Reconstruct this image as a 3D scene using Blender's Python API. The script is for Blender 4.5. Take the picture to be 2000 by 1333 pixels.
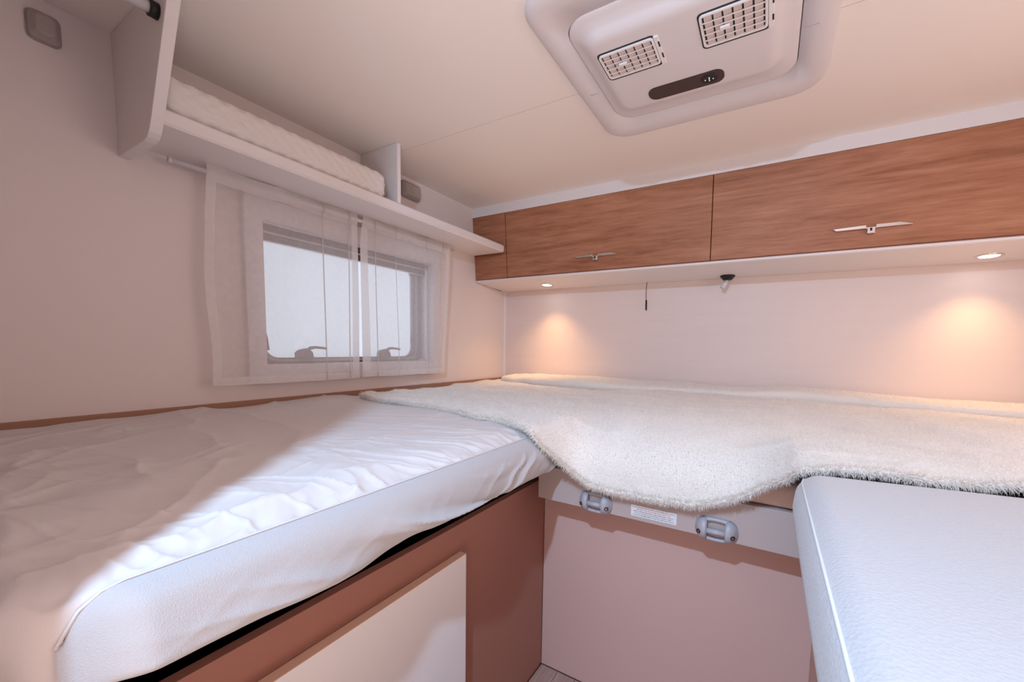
import bpy, bmesh, math, random
import numpy as np
from mathutils import Vector, Matrix

random.seed(7)
rng = np.random.default_rng(7)
for o in list(bpy.data.objects): bpy.data.objects.remove(o, do_unlink=True)
S = bpy.context.scene
COL = S.collection

# ------------------------------------------------------------------ camera
cam_d = bpy.data.cameras.new('camera'); cam = bpy.data.objects.new('camera', cam_d); COL.objects.link(cam)
cam_d.sensor_width = 36.0; cam_d.sensor_fit = 'HORIZONTAL'
cam_d.lens = 770.2078 / 2000 * 36.0
cam_d.shift_x = (1000 - 1062.2442) / 2000
cam_d.shift_y = (742.4734 - 666.5) / 2000
cam_d.clip_start = 0.01
yaw, pitch, roll = 0.5151, -0.0815, 0.0211
fw = Vector((-math.sin(yaw)*math.cos(pitch), math.cos(yaw)*math.cos(pitch), math.sin(pitch)))
r0 = Vector((math.cos(yaw), math.sin(yaw), 0)); u0 = r0.cross(fw)
rt = math.cos(roll)*r0 + math.sin(roll)*u0; up = -math.sin(roll)*r0 + math.cos(roll)*u0
m = Matrix((rt, up, -fw)).transposed().to_4x4(); m.translation = Vector((1.3097, -1.8488, 1.2758))
cam.matrix_world = m
S.camera = cam

# ------------------------------------------------------------------ world, lights, exposure
S.view_settings.view_transform = 'Standard'; S.view_settings.look = 'None'
S.view_settings.gamma = 1.0; S.view_settings.use_curve_mapping = False
S.view_settings.exposure = 0.0
W = bpy.data.worlds.new('overcast_sky'); S.world = W; W.use_nodes = True
bg = W.node_tree.nodes['Background']; bg.inputs[0].default_value = (0.85, 0.90, 1.0, 1); bg.inputs[1].default_value = 1.1

def light(name, kind, loc, energy, color, rot=(0,0,0), **k):
    d = bpy.data.lights.new(name, kind); o = bpy.data.objects.new(name, d); COL.objects.link(o)
    o.location = loc; o.rotation_euler = rot; d.energy = energy; d.color = color
    for a, v in k.items(): setattr(d, a, v)
    return o
# ceiling lamp of the living area just behind the doorway (cool white), shining down and into the bedroom
light('living_area_ceiling_lamp', 'AREA', (1.17, -2.14, 1.90), 16.4, (0.43, 0.70, 1.0), (math.radians(24), 0, math.radians(2)), shape='DISK', size=0.036)
# added warm fill at an assumed living-area window behind the camera
light('living_area_warm_fill', 'AREA', (1.25, -3.55, 1.25), 4.0, (1.0, 0.62, 0.45), (math.radians(90), 0, 0), shape='RECTANGLE', size=1.5, size_y=1.0)

# added ambient fill at an assumed right-hand window, opposite the curtained one
light('right_side_fill', 'AREA', (2.20, -0.95, 1.42), 3.2, (1.0, 0.72, 0.56), (0, math.radians(90), 0), shape='RECTANGLE', size=0.40, size_y=0.64)

# added upward fill near the floor, brightening the ceiling through the doorway
light('low_ceiling_fill', 'AREA', (1.60, -2.35, 0.45), 14.5, (1.0, 0.84, 0.74), (math.radians(155), 0, math.radians(25)), shape='RECTANGLE', size=0.85, size_y=0.85, spread=math.radians(115))

# ------------------------------------------------------------------ dimensions
FZ, CZ = 0.383, 1.95           # floor of the aisle, ceiling
RX = 2.23                      # right wall
NY = -3.6                      # end of the living area behind the camera

# ------------------------------------------------------------------ materials
def mat(name, col, rough=0.6, spec=0.4, metal=0.0, var=0.0, vscale=8.0, bump=0.0, bscale=300.0, sheen=0.0, stretch=(1,1,1), emit=None, estr=0.0, cells=False):
    M = bpy.data.materials.new(name); M.use_nodes = True
    nt = M.node_tree; b = nt.nodes['Principled BSDF']
    b.inputs['Base Color'].default_value = (*col, 1); b.inputs['Roughness'].default_value = rough
    b.inputs['Specular IOR Level'].default_value = spec; b.inputs['Metallic'].default_value = metal
    if sheen: b.inputs['Sheen Weight'].default_value = sheen
    if emit: b.inputs['Emission Color'].default_value = (*emit, 1); b.inputs['Emission Strength'].default_value = estr
    if var or bump:
        tc = nt.nodes.new('ShaderNodeTexCoord'); mp = nt.nodes.new('ShaderNodeMapping')
        mp.inputs['Scale'].default_value = stretch
        nt.links.new(tc.outputs['Object'], mp.inputs['Vector'])
    if var:
        n = nt.nodes.new('ShaderNodeTexNoise'); n.inputs['Scale'].default_value = vscale; n.inputs['Detail'].default_value = 4
        nt.links.new(mp.outputs[0], n.inputs['Vector'])
        mx = nt.nodes.new('ShaderNodeMix'); mx.data_type = 'RGBA'
        mx.inputs[6].default_value = (*[max(0, c*(1-var)) for c in col], 1); mx.inputs[7].default_value = (*[min(1, c*(1+var)) for c in col], 1)
        nt.links.new(n.outputs['Fac'], mx.inputs[0]); nt.links.new(mx.outputs[2], b.inputs['Base Color'])
    if bump:
        n2 = nt.nodes.new('ShaderNodeTexVoronoi' if cells else 'ShaderNodeTexNoise'); n2.inputs['Scale'].default_value = bscale
        if not cells: n2.inputs['Detail'].default_value = 3
        nt.links.new(mp.outputs[0], n2.inputs['Vector'])
        bp = nt.nodes.new('ShaderNodeBump'); bp.inputs['Strength'].default_value = bump; bp.inputs['Distance'].default_value = 0.002
        nt.links.new(n2.outputs['Distance' if cells else 'Fac'], bp.inputs['Height']); nt.links.new(bp.outputs[0], b.inputs['Normal'])
    return M

def wood(name, dark, mid, lite, stretch, rough=0.5):
    M = bpy.data.materials.new(name); M.use_nodes = True
    nt = M.node_tree; b = nt.nodes['Principled BSDF']; b.inputs['Roughness'].default_value = rough; b.inputs['Specular IOR Level'].default_value = 0.35
    tc = nt.nodes.new('ShaderNodeTexCoord'); mp = nt.nodes.new('ShaderNodeMapping'); mp.inputs['Scale'].default_value = stretch
    nt.links.new(tc.outputs['Object'], mp.inputs['Vector'])
    n1 = nt.nodes.new('ShaderNodeTexNoise'); n1.inputs['Scale'].default_value = 1.0; n1.inputs['Detail'].default_value = 5; n1.inputs['Roughness'].default_value = 0.6; n1.inputs['Distortion'].default_value = 1.6
    nt.links.new(mp.outputs[0], n1.inputs['Vector'])
    mp2 = nt.nodes.new('ShaderNodeMapping'); mp2.inputs['Scale'].default_value = [s*7 for s in stretch]
    nt.links.new(tc.outputs['Object'], mp2.inputs['Vector'])
    n2 = nt.nodes.new('ShaderNodeTexNoise'); n2.inputs['Scale'].default_value = 1.0; n2.inputs['Detail'].default_value = 4; n2.inputs['Roughness'].default_value = 0.7
    nt.links.new(mp2.outputs[0], n2.inputs['Vector'])
    mix = nt.nodes.new('ShaderNodeMath'); mix.operation = 'MULTIPLY_ADD'; mix.inputs[1].default_value = 0.45
    a2 = nt.nodes.new('ShaderNodeMath'); a2.operation = 'MULTIPLY'; a2.inputs[1].default_value = 0.55
    nt.links.new(n1.outputs['Fac'], a2.inputs[0]); nt.links.new(n2.outputs['Fac'], mix.inputs[0]); nt.links.new(a2.outputs[0], mix.inputs[2])
    cr = nt.nodes.new('ShaderNodeValToRGB')
    e = cr.color_ramp.elements; e[0].position = 0.34; e[0].color = (*dark, 1); e[1].position = 0.66; e[1].color = (*lite, 1)
    k = cr.color_ramp.elements.new(0.5); k.color = (*mid, 1)
    nt.links.new(mix.outputs[0], cr.inputs[0]); nt.links.new(cr.outputs[0], b.inputs['Base Color'])
    bp = nt.nodes.new('ShaderNodeBump'); bp.inputs['Strength'].default_value = 0.12; bp.inputs['Distance'].default_value = 0.001
    nt.links.new(n2.outputs['Fac'], bp.inputs['Height']); nt.links.new(bp.outputs[0], b.inputs['Normal'])
    return M

def sheer(name, col, opacity):
    M = bpy.data.materials.new(name); M.use_nodes = True; nt = M.node_tree; nt.nodes.clear()
    out = nt.nodes.new('ShaderNodeOutputMaterial'); t = nt.nodes.new('ShaderNodeBsdfTransparent')
    d = nt.nodes.new('ShaderNodeBsdfDiffuse'); tl = nt.nodes.new('ShaderNodeBsdfTranslucent')
    d.inputs[0].default_value = (*col, 1); tl.inputs[0].default_value = (*col, 1)
    m1 = nt.nodes.new('ShaderNodeMixShader'); m1.inputs[0].default_value = 0.4
    nt.links.new(d.outputs[0], m1.inputs[1]); nt.links.new(tl.outputs[0], m1.inputs[2])
    tc = nt.nodes.new('ShaderNodeTexCoord'); n = nt.nodes.new('ShaderNodeTexNoise'); n.inputs['Scale'].default_value = 60
    mr = nt.nodes.new('ShaderNodeMapRange'); mr.inputs[3].default_value = max(0, opacity-0.05); mr.inputs[4].default_value = min(1, opacity+0.05)
    nt.links.new(tc.outputs['Object'], n.inputs['Vector']); nt.links.new(n.outputs['Fac'], mr.inputs[0])
    m2 = nt.nodes.new('ShaderNodeMixShader'); nt.links.new(mr.outputs[0], m2.inputs[0])
    nt.links.new(t.outputs[0], m2.inputs[1]); nt.links.new(m1.outputs[0], m2.inputs[2]); nt.links.new(m2.outputs[0], out.inputs[0])
    return M

def emissive(name, col, s):
    M = bpy.data.materials.new(name); M.use_nodes = True; nt = M.node_tree; nt.nodes.clear()
    out = nt.nodes.new('ShaderNodeOutputMaterial'); e = nt.nodes.new('ShaderNodeEmission')
    e.inputs[0].default_value = (*col, 1); e.inputs[1].default_value = s; nt.links.new(e.outputs[0], out.inputs[0])
    return M

WALL   = mat('wall_laminate', (0.82, 0.72, 0.69), 0.55, 0.3, var=0.02, vscale=1.5, bump=0.03, bscale=500)
BACKW  = mat('back_wall_laminate', (0.83, 0.70, 0.66), 0.5, 0.3, var=0.035, vscale=6, stretch=(0.35, 1, 7), bump=0.02, bscale=300)
CEIL   = mat('ceiling_laminate', (0.92, 0.84, 0.79), 0.6, 0.25, var=0.015, vscale=2)
WHITE  = mat('white_board', (0.82, 0.76, 0.75), 0.45, 0.4, var=0.01, vscale=3)
WPLAST = mat('white_plastic', (0.74, 0.69, 0.705), 0.42, 0.4)
GRILLE = mat('grille_plastic', (0.84, 0.80, 0.80), 0.4, 0.4)
VANE   = mat('vane_plastic', (0.62, 0.52, 0.50), 0.5, 0.4)
GPLAST = mat('grey_fixture_plastic', (0.42, 0.36, 0.34), 0.5, 0.4)
BLACK  = mat('black_plastic', (0.012, 0.010, 0.010), 0.45, 0.4)
DARKP  = mat('brown_black_glossy_panel', (0.045, 0.020, 0.016), 0.3, 0.5)
RUBBER = mat('window_rubber_profile', (0.22, 0.17, 0.17), 0.6, 0.3)
BLIND  = mat('blind_cassette', (0.12, 0.07, 0.06), 0.6, 0.3)
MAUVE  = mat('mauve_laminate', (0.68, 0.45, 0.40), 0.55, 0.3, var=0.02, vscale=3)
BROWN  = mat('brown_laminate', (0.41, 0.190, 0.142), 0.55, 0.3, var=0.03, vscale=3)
LEDGEM = mat('pale_laminate_board', (0.52, 0.42, 0.40), 0.5, 0.3, var=0.02, vscale=3)
HATCH  = mat('cream_hatch', (0.95, 0.92, 0.91), 0.4, 0.4)
EDGE   = mat('beige_edge_band', (0.82, 0.56, 0.43), 0.5, 0.3)
STRIP  = mat('brown_wall_strip', (0.38, 0.20, 0.13), 0.55, 0.3)
DARKIN = mat('recess_shade', (0.01, 0.008, 0.008), 0.9, 0.0)  # near-black colour stands in for the shade inside the recesses
CHROME = mat('satin_chrome', (0.78, 0.74, 0.72), 0.22, 0.5, metal=1.0)
GREYH  = mat('grey_hook_plastic', (0.44, 0.42, 0.46), 0.4, 0.5, bump=0.1, bscale=900)
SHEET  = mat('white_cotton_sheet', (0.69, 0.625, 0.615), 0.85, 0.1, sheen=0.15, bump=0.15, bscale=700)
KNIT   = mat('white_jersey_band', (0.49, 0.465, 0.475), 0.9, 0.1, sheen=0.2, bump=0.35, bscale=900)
MATTR  = mat('white_knit_mattress', (0.57, 0.565, 0.59), 0.85, 0.1, sheen=0.2, bump=0.28, bscale=260, cells=True)
PIPE   = mat('white_piping', (0.70, 0.69, 0.71), 0.8, 0.1)
TAN    = mat('beige_mattress_side', (0.78, 0.58, 0.51), 0.85, 0.1, bump=0.2, bscale=600)
FLEECE = mat('cream_fleece', (0.81, 0.755, 0.71), 0.95, 0.05, sheen=0.2, var=0.04, vscale=14, bump=0.6, bscale=260)
PILE   = bpy.data.materials.new('cream_fleece_pile'); PILE.use_nodes = True
_n = PILE.node_tree; _n.nodes.clear(); _po = _n.nodes.new('ShaderNodeOutputMaterial'); _pd = _n.nodes.new('ShaderNodeBsdfDiffuse'); _pt = _n.nodes.new('ShaderNodeBsdfTranslucent'); _pm = _n.nodes.new('ShaderNodeMixShader')
_pd.inputs[0].default_value = (0.93, 0.885, 0.84, 1); _pt.inputs[0].default_value = (0.93, 0.885, 0.84, 1); _pm.inputs[0].default_value = 0.35
_n.links.new(_pd.outputs[0], _pm.inputs[1]); _n.links.new(_pt.outputs[0], _pm.inputs[2]); _n.links.new(_pm.outputs[0], _po.inputs[0])
PAD    = mat('quilted_pad', (0.80, 0.74, 0.71), 0.85, 0.1, sheen=0.15, bump=0.25, bscale=700)
WOOD   = wood('oak_laminate', (0.26, 0.095, 0.044), (0.405, 0.165, 0.086), (0.52, 0.245, 0.145), (1.1, 13, 13))
FLOORW = wood('floor_laminate', (0.30, 0.18, 0.145), (0.43, 0.275, 0.225), (0.54, 0.37, 0.31), (30, 2.2, 30))
CARD   = mat('label_card', (0.80, 0.80, 0.82), 0.5, 0.3)
RED    = mat('red_print', (0.45, 0.06, 0.05), 0.6, 0.2)
INK    = mat('black_print', (0.06, 0.06, 0.07), 0.6, 0.2)
GLOW   = emissive('warm_lens', (1.0, 0.90, 0.80), 14.0)
LED    = emissive('white_indicator', (1, 1, 1), 1.2)
CURT   = sheer('sheer_voile', (0.96, 0.91, 0.90), 0.47)
CURT2  = sheer('sheer_voile_double', (0.97, 0.93, 0.92), 0.66)
GLASS  = bpy.data.materials.new('milky_acrylic'); GLASS.use_nodes = True
_nt = GLASS.node_tree; _nt.nodes.clear()
_o = _nt.nodes.new('ShaderNodeOutputMaterial'); _t = _nt.nodes.new('ShaderNodeBsdfTransparent'); _g = _nt.nodes.new('ShaderNodeBsdfGlossy'); _d = _nt.nodes.new('ShaderNodeBsdfTranslucent')
_t.inputs[0].default_value = (0.93, 0.95, 0.97, 1); _g.inputs['Roughness'].default_value = 0.05; _d.inputs[0].default_value = (0.9, 0.93, 0.97, 1)
_m1 = _nt.nodes.new('ShaderNodeMixShader'); _m1.inputs[0].default_value = 0.25; _m2 = _nt.nodes.new('ShaderNodeMixShader'); _m2.inputs[0].default_value = 0.04
_nt.links.new(_t.outputs[0], _m1.inputs[1]); _nt.links.new(_d.outputs[0], _m1.inputs[2]); _nt.links.new(_m1.outputs[0], _m2.inputs[1]); _nt.links.new(_g.outputs[0], _m2.inputs[2]); _nt.links.new(_m2.outputs[0], _o.inputs[0])

# ------------------------------------------------------------------ helpers
def link(name, me, M, parent=None, smooth=False):
    me.name = name
    if M is not None:
        me.materials.clear(); me.materials.append(M)
    if smooth:
        me.polygons.foreach_set('use_smooth', np.ones(len(me.polygons), bool))
    o = bpy.data.objects.new(name, me); COL.objects.link(o)
    if parent is not None: o.parent = parent
    return o
def tag(o, label=None, cat=None, group=None, kind=None):
    if label: o['label'] = label
    if cat: o['category'] = cat
    if group: o['group'] = group
    if kind: o['kind'] = kind
    return o
def empty(name, loc=(0,0,0)):
    o = bpy.data.objects.new(name, None); COL.objects.link(o); o.location = loc; o.empty_display_size = 0.05
    return o
def thing(name, label, cat, group=None): return tag(empty(name), label, cat, group)
def pyd(name, v, f, M, parent=None, smooth=False):
    me = bpy.data.meshes.new(name); me.from_pydata([tuple(map(float, q)) for q in v], [], f); me.update()
    return link(name, me, M, parent, smooth)
def to_me(bm):
    bmesh.ops.recalc_face_normals(bm, faces=bm.faces)
    me = bpy.data.meshes.new('m'); bm.to_mesh(me); bm.free(); return me
def bmbox(bm, x0, x1, y0, y1, z0, z1, bev=0.0, seg=2):
    vs = bmesh.ops.create_cube(bm, size=1.0)['verts']
    for v in vs: v.co = Vector(((x0+x1)/2+v.co.x*(x1-x0), (y0+y1)/2+v.co.y*(y1-y0), (z0+z1)/2+v.co.z*(z1-z0)))
    if bev:
        es = list({e for v in vs for e in v.link_edges})
        bmesh.ops.bevel(bm, geom=es, offset=bev, segments=seg, affect='EDGES', profile=0.5)
def box(name, x0, x1, y0, y1, z0, z1, M, parent=None, bev=0.0, seg=2):
    bm = bmesh.new(); bmbox(bm, x0, x1, y0, y1, z0, z1, bev, seg)
    return link(name, to_me(bm), M, parent)
def boxes(name, L, M, parent=None, bev=0.0):
    bm = bmesh.new()
    for b in L: bmbox(bm, *b, bev)
    return link(name, to_me(bm), M, parent)
def prism(name, pts, axis, a0, a1, M, parent=None, bev=0.0, smooth=False):
    """polygon pts (2-D) extruded along axis: X -> pts are (y,z); Y -> (x,z); Z -> (x,y)"""
    def P(p, a): return {'X': (a, p[0], p[1]), 'Y': (p[0], a, p[1]), 'Z': (p[0], p[1], a)}[axis]
    bm = bmesh.new(); n = len(pts)
    A = [bm.verts.new(P(p, a0)) for p in pts]; B = [bm.verts.new(P(p, a1)) for p in pts]
    bm.faces.new(A); bm.faces.new(B[::-1])
    for i in range(n): bm.faces.new((A[i], B[i], B[(i+1) % n], A[(i+1) % n]))
    bmesh.ops.recalc_face_normals(bm, faces=bm.faces)
    if bev: bmesh.ops.bevel(bm, geom=list(bm.edges), offset=bev, segments=2, affect='EDGES', profile=0.5)
    return link(name, to_me(bm), M, parent, smooth)
def rrect(x0, x1, y0, y1, r, n=6):
    out = []
    for cx, cy, a in ((x1-r, y1-r, 0), (x0+r, y1-r, 90), (x0+r, y0+r, 180), (x1-r, y0+r, 270)):
        for i in range(n+1):
            t = math.radians(a + 90*i/n); out.append((cx+r*math.cos(t), cy+r*math.sin(t)))
    return out
def loft(name, rings, M, parent=None, cap0=False, cap1=False, smooth=False, closed=True):
    n = len(rings[0]); v = [p for r in rings for p in r]; f = []
    for k in range(len(rings)-1):
        for i in range(n if closed else n-1):
            j = (i+1) % n; f.append((k*n+i, k*n+j, (k+1)*n+j, (k+1)*n+i))
    if cap0: f.append(tuple(range(n))[::-1])
    if cap1: f.append(tuple((len(rings)-1)*n+i for i in range(n)))
    me = bpy.data.meshes.new(name); me.from_pydata([tuple(map(float, q)) for q in v], [], f); me.update()
    bm = bmesh.new(); bm.from_mesh(me); bpy.data.meshes.remove(me)
    return link(name, to_me(bm), M, parent, smooth)
def tube(name, path, r, M, parent=None, n=10, cap=True):
    path = [Vector(p) for p in path]; rad = r if isinstance(r, (list, tuple)) else [r]*len(path); rings = []
    for i, p in enumerate(path):
        t = (path[min(i+1, len(path)-1)] - path[max(i-1, 0)]).normalized()
        a = Vector((0, 0, 1)) if abs(t.z) < 0.9 else Vector((1, 0, 0))
        u = t.cross(a).normalized(); w = t.cross(u)
        rings.append([p + rad[i]*(math.cos(2*math.pi*k/n)*u + math.sin(2*math.pi*k/n)*w) for k in range(n)])
    return loft(name, rings, M, parent, cap, cap, True)
def grid(name, P, M, parent=None, smooth=True):
    """P: (n,m,3) array"""
    n, mm = P.shape[:2]; idx = np.arange(n*mm).reshape(n, mm)
    f = np.stack([idx[:-1,:-1], idx[1:,:-1], idx[1:,1:], idx[:-1,1:]], -1).reshape(-1, 4)
    me = bpy.data.meshes.new(name); me.vertices.add(n*mm); me.vertices.foreach_set('co', P.reshape(-1).astype(np.float32))
    me.loops.add(len(f)*4); me.loops.foreach_set('vertex_index', f.reshape(-1).astype(np.int32))
    me.polygons.add(len(f)); me.polygons.foreach_set('loop_start', np.arange(0, len(f)*4, 4, dtype=np.int32))
    me.update(calc_edges=True); me.validate()
    return link(name, me, M, parent, smooth)
def rbox(name, lo, hi, r, M, parent=None, step=0.03, disp=None):
    """box with all edges rounded; disp(P, N) -> offset along the normal"""
    lo = np.array(lo, float); hi = np.array(hi, float); bm = bmesh.new(); cache = {}
    ax = []
    for k in range(3):
        n = max(1, int(round((hi[k]-lo[k]-2*r)/step)))
        ax.append(np.concatenate([lo[k]+r*np.linspace(0, 1, 5)[:-1], np.linspace(lo[k]+r, hi[k]-r, n+1), hi[k]-r+r*np.linspace(0, 1, 5)[1:]]))
    def vert(p):
        key = tuple(np.round(p, 6))
        if key in cache: return cache[key]
        inner = np.clip(p, lo+r, hi-r); d = p-inner; L = np.linalg.norm(d)
        N = d/L if L > 1e-9 else np.zeros(3); q = inner + r*N
        if disp is not None: q = q + N*disp(q, N)
        cache[key] = bm.verts.new(q); return cache[key]
    for k in range(3):
        a, b = [i for i in range(3) if i != k]
        for val in (lo[k], hi[k]):
            for i in range(len(ax[a])-1):
                for j in range(len(ax[b])-1):
                    q = []
                    for (ii, jj) in ((i, j), (i+1, j), (i+1, j+1), (i, j+1)):
                        p = np.zeros(3); p[k] = val; p[a] = ax[a][ii]; p[b] = ax[b][jj]; q.append(vert(p))
                    try: bm.faces.new(q)
                    except ValueError: pass
    return link(name, to_me(bm), M, parent, True)
# 2-D value noise, vectorised
_tab = rng.random((256, 256))
def vn(x, y):
    xi = np.floor(x).astype(int); yi = np.floor(y).astype(int); fx = x-xi; fy = y-yi
    fx = fx*fx*(3-2*fx); fy = fy*fy*(3-2*fy)
    g = lambda i, j: _tab[i & 255, j & 255]
    return (g(xi, yi)*(1-fx)+g(xi+1, yi)*fx)*(1-fy)+(g(xi, yi+1)*(1-fx)+g(xi+1, yi+1)*fx)*fy
def fbm(x, y, o=3):
    s = 0; a = 1; t = 0
    for k in range(o): s = s+a*vn(x*2**k+17*k, y*2**k+31*k); t += a; a *= .5
    return s/t
def ridge(x, y): return 1-np.abs(2*vn(x, y)-1)
def sstep(a, b, x):
    t = np.clip((x-a)/(b-a), 0, 1); return t*t*(3-2*t)

# ================================================================== STRUCTURE
# floor with planks along Y
fl = tag(box('floor', 0.0, RX, NY, 0.0, FZ-0.06, FZ-0.008, BROWN), kind='structure')
pw = 0.0525
for i in range(12):
    x = 0.802 + i*pw
    if x+pw > 1.44: break
    ys = [-0.932, -0.932-0.55-0.31*((i*7) % 3)/2, -2.2, NY+0.01]
    for a, b in zip(ys[:-1], ys[1:]):
        box('plank', x+0.0006, x+pw-0.0006, b+0.0006, a-0.0006, FZ-0.008, FZ, FLOORW, fl, 0.0008, 1)
# ceiling: two panels with a joint
ce = tag(box('ceiling', 0.0, RX, NY, 0.0, CZ+0.006, CZ+0.05, WHITE), kind='structure')
box('ceiling_panel', 0.0, RX, -0.8490, 0.0, CZ, CZ+0.006, CEIL, ce)
box('ceiling_panel', 0.0, RX, NY, -0.8505, CZ, CZ+0.006, CEIL, ce)
# left wall with window opening
WY0, WY1, WZ0, WZ1 = -1.236, -0.573, 1.203, 1.628
T = 0.035
tag(boxes('wall_left', [(-T, 0, NY, WY0, FZ-.06, CZ+.05), (-T, 0, WY1, 0.0, FZ-.06, CZ+.05), (-T, 0, WY0, WY1, FZ-.06, WZ0), (-T, 0, WY0, WY1, WZ1, CZ+.05)], WALL), kind='structure')
tag(box('wall_back', -T, RX+T, 0.0, T, FZ-.06, CZ+.05, BACKW), kind='structure')
tag(boxes('wall_right', [(RX, RX+T, NY, -1.27, FZ-.06, CZ+.05), (RX, RX+T, -0.63, 0.0, FZ-.06, CZ+.05), (RX, RX+T, -1.27, -0.63, FZ-.06, 1.22), (RX, RX+T, -1.27, -0.63, 1.62, CZ+.05)], WALL), kind='structure')
# living-area end wall with a large window opening, and the doorway partition beside the camera
tag(boxes('wall_front', [(0, 0.45, NY-T, NY, FZ-.06, CZ+.05), (2.05, RX, NY-T, NY, FZ-.06, CZ+.05), (0.45, 2.05, NY-T, NY, FZ-.06, 0.7), (0.45, 2.05, NY-T, NY, 1.8, CZ+.05)], WALL), kind='structure')
tag(boxes('wall_partition', [(0.0, 0.948, -1.895, -1.872, FZ, CZ), (1.80, RX, -1.895, -1.872, FZ, CZ)], WALL), kind='structure')
# slim trims
tag(prism('trim_1', [(0.0, 0.0), (0.008, 0.0), (0.0, -0.008)], 'Z', 1.09, 1.60, WHITE), kind='structure')
tag(boxes('trim_2', [(0.0, 0.012, -1.87, 0.0, 0.985, 1.105)], STRIP, bev=0.001), kind='structure')
tag(prism('trim_3', [(-0.2855, 1.9055), (-0.2855, CZ), (-0.262, CZ), (-0.262, 1.9055)], 'X', 0.0, RX, WHITE), kind='structure')

# ------------------------------------------------------------------ window
win = tag(empty('window_1'), kind='structure')
def ring(name, o, i, ro, ri, x0, x1, M, parent, n=6):
    """flat rounded frame in the YZ plane, from x0 to x1"""
    A = rrect(*o, ro, n); B = rrect(*i, ri, n)
    rings = [[(x0, *p) for p in A], [(x1, *p) for p in A], [(x1, *p) for p in B], [(x0, *p) for p in B], [(x0, *p) for p in A]]
    return loft(name, rings, M, parent)
ring('surround', (-1.283, -0.528, 1.156, 1.690), (WY0, WY1, WZ0, WZ1), 0.012, 0.002, 0.0, 0.020, WPLAST, win, 4)
ring('reveal', (WY0-.0005, WY1+.0005, WZ0-.0005, WZ1+.0005), (WY0+.004, WY1-.004, WZ0+.004, WZ1-.004), 0.003, 0.003, -0.060, 0.0, WPLAST, win, 2)
ring('sash_profile', (-1.240, -0.569, 1.198, 1.634), (-1.212, -0.628, 1.226, 1.60), 0.055, 0.042, -0.060, -0.043, RUBBER, win, 8)
ring('sash_lip', (-1.222, -0.606, 1.214, 1.612), (-1.214, -0.614, 1.222, 1.604), 0.05, 0.045, -0.043, -0.0395, GPLAST, win, 8)
box('pane', -0.0545, -0.0515, -1.226, -0.614, 1.213, 1.613, GLASS, win)
box('blind_guide', -0.030, -0.014, WY0+.005, WY1-.005, 1.577, 1.6225, WPLAST, win, 0.001)
for z0, z1, xx in ((1.6055, 1.6215, -0.006), (1.578, 1.5985, -0.008)):
    box('blind_rail', xx-0.022, xx, WY0+.005, WY1-.005, z0, z1, BLIND, win, 0.002)
box('blind_pull', -0.012, -0.002, -0.592, -0.580, WZ0+.01, 1.60, WPLAST, win, 0.002)
for yc in (-1.095, -0.782):
    l = prism('latch', [(yc-.030, 1.222), (yc+.024, 1.222), (yc+.020, 1.244), (yc+.006, 1.258), (yc-.020, 1.252), (yc-.032, 1.242)], 'X', -0.043, -0.022, RUBBER, win, 0.003)
    tube('lever', [(-0.026, yc-.004, 1.244), (-0.024, yc+.012, 1.2585), (-0.022, yc+.030, 1.261), (-0.022, yc+.066, 1.257)], [.007, .006, .0045, .004], RUBBER, l, 8)
tube('stay_arm', [(-0.046, -1.228, 1.325), (-0.046, -1.214, 1.312), (-0.046, -1.207, 1.290), (-0.046, -1.203, 1.250)], 0.0055, RUBBER, win, 8)
tube('stay_arm', [(-0.046, -0.612, 1.325), (-0.046, -0.634, 1.305), (-0.046, -0.634, 1.290), (-0.046, -0.612, 1.270)], 0.0055, RUBBER, win, 8)

win2 = tag(empty('window_added'), kind='structure')  # unseen window added around the right-hand fill light
ring('surround', (-1.32, -0.58, 1.17, 1.67), (-1.27, -0.63, 1.22, 1.62), 0.012, 0.002, RX-0.020, RX, WPLAST, win2, 4)
ring('sash_profile', (-1.27, -0.63, 1.22, 1.62), (-1.24, -0.66, 1.25, 1.59), 0.045, 0.035, RX+.012, RX+.030, RUBBER, win2, 8)
box('pane', RX+.018, RX+.021, -1.255, -0.645, 1.235, 1.605, GLASS, win2)

# ================================================================== SHELF on the window wall
sh = thing('wall_shelf', 'long white wall shelf with slanted end panel and divider above the window', 'shelf')
prism('board', [(0.0, 1.7226), (0.188, 1.7226), (0.193, 1.7276), (0.193, 1.7507), (0.188, 1.7557), (0.0, 1.7557)], 'Y', -1.4985, -0.2860, WHITE, sh)
ep = [(0.0, 1.688), (0.155, 1.688), (0.172, 1.692), (0.184, 1.700), (0.193, 1.711), (0.204, 1.728), (0.330, CZ-.0005), (0.0, CZ-.0005)]
prism('end_panel', ep, 'Y', -1.5185, -1.4985, WHITE, sh, 0.0012)
fil = [(-1.4985, 1.7226)] + [(-1.4985+0.012*(1-math.sin(math.radians(a))), 1.7106+0.012*(math.cos(math.radians(a)))) for a in (0, 20, 40, 60, 75, 90)]
prism('corner_cove', fil, 'X', 0.03, 0.165, WHITE, sh, 0, True)
prism('divider', [(0.0, 1.7557), (0.190, 1.7557), (0.190, CZ-.0005), (0.0, CZ-.0005)], 'Y', -0.900, -0.886, WHITE, sh, 0.0008)
# quilted pad lying on the shelf
def quilt(P, N):
    a = math.sin((P[1]*1.0+P[2]*1.25)*math.pi/0.036); b = math.sin((P[1]*1.0-P[2]*1.25)*math.pi/0.036)
    return 0.0036*min(abs(a), abs(b)) - 0.0018
pad = rbox('mattress_pad', (0.020, -1.496, 1.7565), (0.184, -0.936, 1.836), 0.022, PAD, None, 0.0045, quilt)
tag(pad, 'white quilted mattress pad lying on the wall shelf', 'mattress')

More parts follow.
